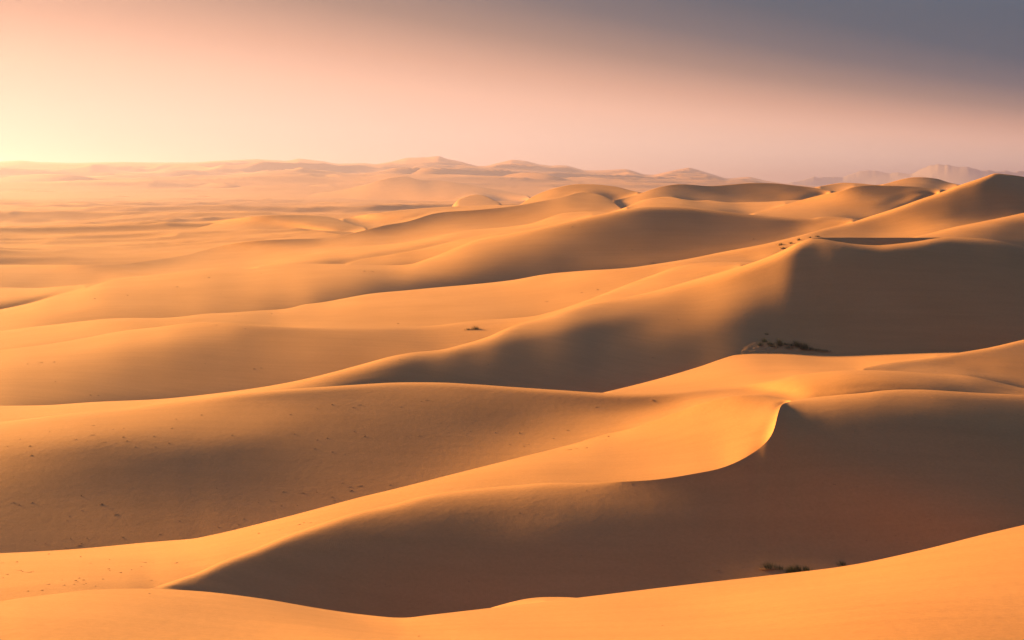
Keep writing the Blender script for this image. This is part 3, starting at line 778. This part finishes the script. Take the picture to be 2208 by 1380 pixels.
def mountains():
    xs = np.arange(1640, 2720, 2.0)
    sky = [(1640, 402), (1693, 394.5), (1731, 389), (1756, 381), (1771, 383), (1786, 381), (1818, 383), (1841, 372.5), (1871, 367.5), (1886, 368), (1921, 374), (1936, 372), (1968, 375), (1988, 364), (2006, 357), (2023, 353), (2036, 356), (2043, 354),
           (2061, 359.5), (2081, 359), (2106, 365), (2121, 368), (2131, 367), (2146, 371), (2168, 367.5), (2186, 371), (2208, 367), (2300, 360), (2420, 372), (2560, 380), (2720, 396)]
    sk = np.array(sky, float)
    y = np.interp(xs, sk[:, 0], sk[:, 1]) + 2.2 * (Noise(41)(xs / 9.0, xs * 0) - 0.5)
    Ds = 16500 + 600 * np.sin(xs / 90.0)
    zs = (Y_H - y) / F_PX * Ds
    s = np.linspace(-1, 1, 61)
    D = Ds[:, None] + 1300 * s[None]
    X = (xs - X_C)[:, None] / F_PX * D
    prof = 1 - np.abs(s) ** 0.85
    zm = (Y_H - gsmooth(y, 22) - 4) / F_PX * Ds
    top = np.clip(1 - np.abs(s) * 3.5, 0, 1)[None]
    z = -60 + (zm[:, None] + 60) * prof + (zs - zm)[:, None] * top
    nz = 10 * (dune_noise(X, D, 380, 51, aniso=1.6, ang=0.9) - 0.4) + 3 * (dune_noise(X, D, 150, 52, aniso=1.5, ang=0.4) - 0.4)
    z = z + nz * np.clip(np.abs(s) * 3, 0, 1) * np.clip((1 - np.abs(s)) * 2, 0, 1)
    lim = zs[:, None] / Ds[:, None] * D
    z = np.where(s[None] < 0, np.minimum(z, lim - 1), z)
    build_grid("mountain_range", np.stack([X, D, z], -1), M_ROCK, "jagged lilac mountain range far off at the right horizon")


plain()
far_range()
mountains()
g = np.linspace(-1, 1, 41)
gx, gy = np.meshgrid(np.sign(g) * np.abs(g) ** 2 * 30000, np.sign(g) * np.abs(g) ** 2 * 30000 + 8000, indexing="ij")
build_grid("ground", np.stack([gx, gy, np.full_like(gx, -52.0)], -1), M_FAR, "flat sandy ground stretching out under the dunes")

# ------------------------------------------------------------------ plants and debris
def plain_mat(name, rgb, rough=0.9, var=0.25):
    mt, nt, b = new_mat(name)
    n = nt.nodes.new("ShaderNodeTexNoise")
    n.inputs["Scale"].default_value = 6.0
    g = nt.nodes.new("ShaderNodeNewGeometry")
    nt.links.new(g.outputs["Position"], n.inputs["Vector"])
    r = nt.nodes.new("ShaderNodeValToRGB")
    r.color_ramp.elements[0].color = tuple(c * (1 - var) for c in rgb) + (1,)
    r.color_ramp.elements[1].color = tuple(c * (1 + var) for c in rgb) + (1,)
    nt.links.new(n.outputs[0], r.inputs[0])
    nt.links.new(r.outputs[0], b.inputs["Base Color"])
    b.inputs["Roughness"].default_value = rough
    b.inputs["Specular IOR Level"].default_value = 0.2
    return mt


M_GRASS = plain_mat("dune_grass", (0.035, 0.05, 0.018))
M_DRY = plain_mat("dry_stems", (0.07, 0.05, 0.028))


def mesh_from(name, verts, faces, mat, smooth=False):
    me = bpy.data.meshes.new(name)
    me.from_pydata([tuple(v) for v in verts], [], faces)
    if smooth:
        me.polygons.foreach_set("use_smooth", [True] * len(me.polygons))
    me.materials.append(mat)
    return me


def blades(n, h, w, lean, seed, thick=0.02, spread=1.0):
    """curved tapering grass blades"""
    r = random.Random(seed)
    V, F = [(0, 0, -0.12 * h)], []                # every blade grows from one root
    for _ in range(n):
        bx, by = r.gauss(0, w * 0.28), r.gauss(0, w * 0.2)
        hh = h * r.uniform(0.55, 1.0) * (1 - 0.35 * min(1, abs(bx) / (w * 0.6)))
        dx, dy = lean + spread * (bx / w * 0.7 + r.gauss(0, 0.22)), r.gauss(0, 0.25) * spread
        a = r.uniform(0, math.pi)
        tx, ty = math.cos(a) * thick, math.sin(a) * thick
        i = len(V)
        for k, t in enumerate((0, 0.4, 0.75)):
            f = 1 - 0.35 * k
            cx, cy, cz = bx + dx * hh * t**1.7, by + dy * hh * t**1.7, hh * (t - 0.12 * t * t) - 0.04
            V += [(cx - tx * f, cy - ty * f, cz), (cx + tx * f, cy + ty * f, cz)]
        V.append((bx + dx * hh, by + dy * hh, hh * 0.9))
        F += [(0, i, i + 1), (i, i + 1, i + 3, i + 2), (i + 2, i + 3, i + 5, i + 4), (i + 4, i + 5, i + 6)]
    return V, F


def mound(rx, ry, h, tail, seed, n=14, rings=5):
    """lumpy sand mound, optionally drawn out to the left"""
    r = random.Random(seed)
    V, F = [(0, 0, h)], []
    ph = [r.uniform(0, 6.28) for _ in range(3)]
    for k in range(1, rings + 1):
        t = k / rings
        for j in range(n):
            a = 2 * math.pi * j / n
            c, s_ = math.cos(a), math.sin(a)
            st = rx * (1 + (tail * max(0, -c) ** 1.5))
            lump = 1 + 0.14 * math.sin(3 * a + ph[0]) + 0.1 * math.sin(5 * a + ph[1])
            z = h * (math.cos(t * math.pi) * 0.5 + 0.5) * (1 + 0.15 * math.sin(2 * a + ph[2]) * t) - (0.12 * h if k == rings else 0)
            V.append((st * t * c * lump, ry * t * s_ * lump, z))
    for j in range(n):
        F.append((0, 1 + j, 1 + (j + 1) % n))
    for k in range(rings - 1):
        for j in range(n):
            a, b = 1 + k * n + j, 1 + k * n + (j + 1) % n
            F.append((a, a + n, b + n, b))
    return V, F


def put(name, me, loc, parent=None, scale=1.0, rz=0.0):
    o = bpy.data.objects.new(name, me)
    scene.collection.objects.link(o)
    o.parent = parent
    o.location, o.scale, o.rotation_euler = loc, (scale,) * 3, (0, 0, rz)
    return o


# small dry tufts, each with the streak of sand the wind has laid beside it
TUFTS = {
    "brown_dune": ("tiny dry tuft on the broad brown dune", "tufts on the brown dune face",
        [(380,904),(434,895),(202,918),(244,926),(267,924),(344,923),(371,924),(107,931),(202,938),(332,941),(266,943),(500,939),(44,947),(164,948),(227,954),(274,951),(364,956),(16,963),(65,962),(292,964),(334,964),(69,982),
         (684,882),(777,873),(762,879),(716,873),(921,863),(909,866),(864,878),(634,936),(684,949),(706,945),(764,931),(787,941),(904,940),(877,941),(679,968),(716,975),(744,980),(1036,966),(1099,959),(1006,939),(1013,930),(1068,933),(1058,864),(627,894),
         (1408,863),(1288,878),(1225,928),(1120,934),(1140,959),(1130,962),(1194,946),(285,1052),(42,1089),(70,1084),(30,1084),(175,1069),(220,1087),(252,1109),(177,1101),(150,1114),(144,1122),(411,1064),(467,1053),(462,1100),(387,1124),(527,1119),(470,1136),
         (514,1130),(152,1162),(172,1176),(176,1172),(75,1165),(97,1172),(265,1159),(345,1152),(187,1161),(142,1181),(612,1060),(653,1063),(684,1062),(721,1079),(756,1050),(738,1042),(758,1058),(779,1048),(842,1046),(582,1079),(557,1084),(641,1090),(607,1091),(716,1072)]),
    "lit_bowl": ("tiny dark tuft on the golden ramp", "tufts on the golden ramp",
        [(106,1195),(37,1212),(196,1215),(237,1207),(174,1201),(45,1230),(49,1233),(72,1232),(66,1234),(17,1239),(7,1246),(6,1214),(261,1235),(284,1229),(314,1213),(331,1214),(382,1214),(305,1222),(235,1227),(237,1231),(134,1251),(164,1252),(171,1247),(167,1255),
         (181,1251),(160,1260),(181,1261),(186,1258),(206,1264),(327,1252),(92,1273),(139,1262),(106,1260),(222,1249),(61,1275),(604,1143),(656,1127),(647,1131),(671,1127),(559,1150),(1307,949),(1245,967),(1266,966),(1313,941),(1231,970)]),
    "dark_dune": ("tiny dry tuft on the large dark dune", "tufts on the dark dune",
        [(614,1227),(827,1203),(751,1252),(831,1261),(842,1264),(738,1280),(924,1300),(1011,1254),(1066,1284),(1265,1058),(1351,1104),(1283,1162),(1371,1165),(1253,1198),(1486,1211),(1524,1219),(1563,1213),(1549,1230),(1604,1224),(1121,1106),(1364,1043),(1800,1045),
         (1848,1050),(1768,1072),(2116,1051),(2127,1075),(2167,1074),(2178,1082),(1965,1134),(1973,1116),(1931,1155),(1868,1166),(1861,1190),(1956,1170),(1996,1172),(2110,1144),(2145,1130),(2006,1121),(1688,1089),(2063,1084),(1843,930),(1880,922),(1973,902),(2022,922),
         (1936,961),(1882,974),(1893,972),(1923,975),(2078,925),(2123,881),(2082,867),(2196,894)]),
    "middle_dune": ("tiny dry tuft on the tan dune at left", "tufts on the tan dune", [(442,784),(548,796),(194,852),(212,853),(119,823),(90,782),(60,785),(117,781),(467,701),(529,709),(563,794)]),
    "great_dune": ("tiny dry tuft on the tallest near dune", "tufts on the tallest near dune", [(862,775),(1002,812),(1052,787),(1416,729),(1463,689),(1436,763),(1391,775),(1408,772),(1341,780),(1180,812),(1348,797),(1892,580),(1872,629)]),
    "long_dune": ("tiny dry tuft on the long middle dune", "tufts on the long dune", [(1282,539),(1363,539),(1505,534),(1234,489),(1625,516),(1408,566),(205,644),(275,637),(382,619),(451,599),(476,634),(803,586),(786,585),(563,590)]),
    "peak_dune": ("tiny dry tuft on the orange slope", "tufts on the orange slope", [(1255,631),(1289,625),(1180,650),(859,698),(586,677),(509,681)]),
    "foreground": ("tiny debris speck on the foreground slope", "specks on the foreground slope", [(658,1378),(903,1372),(589,1332),(1429,1349),(322,1280)]),
}
ORD = ["first", "second", "third", "fourth", "fifth", "sixth", "seventh", "eighth", "ninth", "tenth", "eleventh", "twelfth", "thirteenth", "fourteenth", "fifteenth", "sixteenth", "seventeenth", "eighteenth", "nineteenth", "twentieth", "twenty-first", "twenty-second"]
TUFT_MESH = []
for k in range(3):
    v, f = blades(16, 0.62, 1.0, 0.15, 100 + k, thick=0.075, spread=1.6)
    TUFT_MESH.append((mesh_from("dry_tuft", v, f, M_DRY), mesh_from("sand_streak", *mound(0.6, 0.4, 0.13, 2.0 + 0.6 * k, 200 + k, n=12, rings=3), M_SAND, True)))
for lay, (lab, grp, pts) in TUFTS.items():
    rows = sorted(pts, key=lambda q: q[1] - np.interp(q[0], XS, LAYERS[lay].yc))
    nb_ = 1 if len(pts) <= 15 else (3 if len(pts) <= 60 else 5)
    band = {q: i * nb_ // len(rows) for i, q in enumerate(rows)}
    bname = {1: [""], 3: ["upper row", "middle row", "lower row"], 5: ["row nearest the crest", "second row down", "middle row", "fourth row down", "lowest row"]}[nb_]
    for i, (px, py) in enumerate(pts):
        p = ground_at(lay, px, py)
        mates = sorted(q for q in pts if band[q] == band[(px, py)])
        place = ORD[mates.index((px, py))]
        lab_i = lab + (", " + bname[band[(px, py)]] if nb_ > 1 else "") + ", " + place + " from left"
        size = random.uniform(2.2, 4.4) / F_PX * p[1]
        me, me2 = TUFT_MESH[i % 3]
        o = put("dry_tuft", me, p, None, size, random.uniform(-0.4, 0.4))
        o["label"], o["category"], o["group"] = lab_i, "tuft", grp
        put("sand_streak", me2, (0, 0, 0), o)

def mound_height(x, y):
    h = max(1 - ((x - 1672) / (75 if x < 1672 else 125)) ** 2 - ((y - 763) / 32) ** 2, -0.3)
    lump = N_MOUND(np.array(x / 9.0), np.array(y / 3.5)) + 0.5 * N_MOUND(np.array(x / 4.0 + 7), np.array(y / 1.8))
    return h * (0.05 + 0.3 * float(lump)) if h > 0 else h


N_MOUND = Noise(77)


def grassy_mound():
    xs, ys = np.arange(1596, 1802, 1.6), np.linspace(728, 780, 50)
    V = np.zeros((len(xs), len(ys), 3))
    for i, x in enumerate(xs):
        for j, y in enumerate(ys[::-1]):
            p = ground_at("great_dune", x, y)
            p[2] += mound_height(x, y)
            V[i, j] = p
    build_grid("sand_mound", V, M_SAND, "low grooved sand mound under the dark bushes, right of centre")


grassy_mound()

# larger clumps of dune grass
CLUMPS = [
    ("dark_dune", 1659, 1225, 14, 26, 70, "loose green grass clump at the foot of the dark dune, left of the dense ones"),
    ("dark_dune", 1684, 1228, 10, 10, 22, "little grass sprig just right of the loose green clump"),
    ("dark_dune", 1708, 1235, 15, 19, 130, "densest dark grass clump right above the foreground crest"),
    ("dark_dune", 1722, 1232, 16, 12, 60, "tall leaning grass clump, middle of three above the foreground crest"),
    ("dark_dune", 1739, 1230, 12, 15, 50, "thin grass clump, rightmost of three above the foreground crest"),
    ("dark_dune", 1816, 1219, 11, 14, 36, "small grass clump peeking over the foreground crest farther right"),
    ("great_dune", 1682, 749, 16, 9, 70, "upright dark bush at the middle of the grassy mound"),
    ("great_dune", 1718, 748, 13, 12, 70, "dark bush on the right of the grassy mound, next to the big one"),
    ("great_dune", 1733, 754, 14, 18, 120, "biggest dark bush at the right end of the grassy mound"),
    ("great_dune", 1649, 738, 9, 11, 40, "small bush on the top left of the grassy mound"),
    ("great_dune", 1640, 748, 9, 10, 40, "low bush at the lit left side of the grassy mound"),
    ("great_dune", 1700, 753, 6, 16, 40, "flat dark bush low down between the bushes of the mound"),
    ("great_dune", 1661, 746, 7, 14, 40, "low scrub on the mound right of the lit left-hand bush"),
    ("great_dune", 1669, 752, 6, 16, 40, "flat scrub at the foot of the mound left of the upright bush"),
    ("great_dune", 1693, 746, 6, 12, 36, "thin scrub just right of the upright bush"),
    ("great_dune", 1706, 748, 6, 14, 40, "low scrub between the upright bush and the big bush"),
    ("great_dune", 1749, 756, 6, 16, 40, "low scrub trailing off right of the biggest bush"),
    ("great_dune", 1764, 757, 5, 16, 34, "flat scrub second to last at the right end of the mound"),
    ("great_dune", 1780, 758, 4, 16, 30, "faint flat scrub at the far right end of the mound"),
    ("great_dune", 1653, 722, 6, 6, 16, "lone sprig above the grassy mound"),
    ("middle_dune", 1026, 710, 7, 14, 50, "low dark shrub on its own sandy hump left of the lit ridge"),
    ("middle_dune", 1010, 711, 4, 10, 24, "flat little shrub just left of the shrub on the sandy hump"),
    ("peak_dune", 1723, 518, 5, 7, 26, "small shrub at the notch beside the tall dune's crest"),
    ("peak_dune", 1706, 525, 4, 8, 22, "small shrub in the row left of the tall dune's crest"),
    ("peak_dune", 1684, 528, 5, 9, 26, "dark shrub second from the left in the crest row"),
    ("peak_dune", 1690, 535, 3, 12, 22, "flat shrub lowest of the row by the tall dune's crest"),
    ("peak_dune", 1764, 511, 4, 8, 26, "dark little shrub right on top of the tall dune's rim"),
    ("peak_dune", 1747, 512.5, 3, 5, 16, "tiny shrub left of the one on the tall dune's rim"),
]
for i, (lay, px, py, hp, wp, nb, lab) in enumerate(CLUMPS):
    p = ground_at(lay, px, py)
    k = p[1] / F_PX
    if lay == "great_dune" and 1600 < px < 1790 and py > 730:
        p[2] += max(mound_height(px, py), 0)
    root = bpy.data.objects.new("grass_clump", None)
    scene.collection.objects.link(root)
    root.location = p
    root["label"], root["category"], root["group"] = lab, "grass clump", "grass clumps on the dunes"
    v, f = blades(nb * 3, hp * k * 1.5, wp * k * 1.15, -0.25, 300 + i, thick=0.22 * k, spread=1.0)
    put("grass_blades", mesh_from("grass_blades", v, f, M_GRASS), (0, 0, 0), root)
    put("sand_hump", mesh_from("sand_hump", *mound(wp * k * 0.5, wp * k * 0.45, hp * k * 0.025, 1.0, 400 + i), M_SAND, True), (0, 0, -0.02), root)


# ------------------------------------------------------------------ dusty air
def haze():
    me = bpy.data.meshes.new("haze")
    x0, x1, y0, y1, z0, z1 = -31000, 31000, -23000, 39000, -54, 252
    v = [(x, y, z) for x in (x0, x1) for y in (y0, y1) for z in (z0, z1)]
    me.from_pydata(v, [], [(0, 1, 3, 2), (4, 6, 7, 5), (0, 4, 5, 1), (2, 3, 7, 6), (0, 2, 6, 4), (1, 5, 7, 3)])
    mt = bpy.data.materials.new("dusty_air")
    mt.use_nodes = True
    nt = mt.node_tree
    nt.nodes.clear()
    out = nt.nodes.new("ShaderNodeOutputMaterial")
    pv = nt.nodes.new("ShaderNodeVolumePrincipled")
    pv.inputs["Color"].default_value = HAZE_COLOR
    pv.inputs["Density"].default_value = HAZE_DENSITY
    pv.inputs["Anisotropy"].default_value = HAZE_G
    nt.links.new(pv.outputs[0], out.inputs["Volume"])
    me.materials.append(mt)
    o = bpy.data.objects.new("haze", me)
    scene.collection.objects.link(o)
    o["kind"] = "stuff"
    o["label"] = "warm dusty air thickening towards the horizon"


HAZE_COLOR, HAZE_DENSITY, HAZE_G = (0.42, 0.425, 0.80, 1), 8.8e-5, 0.64
haze()

print("triangles", sum(len(o.data.polygons) * 2 for o in scene.objects if o.type == "MESH"))
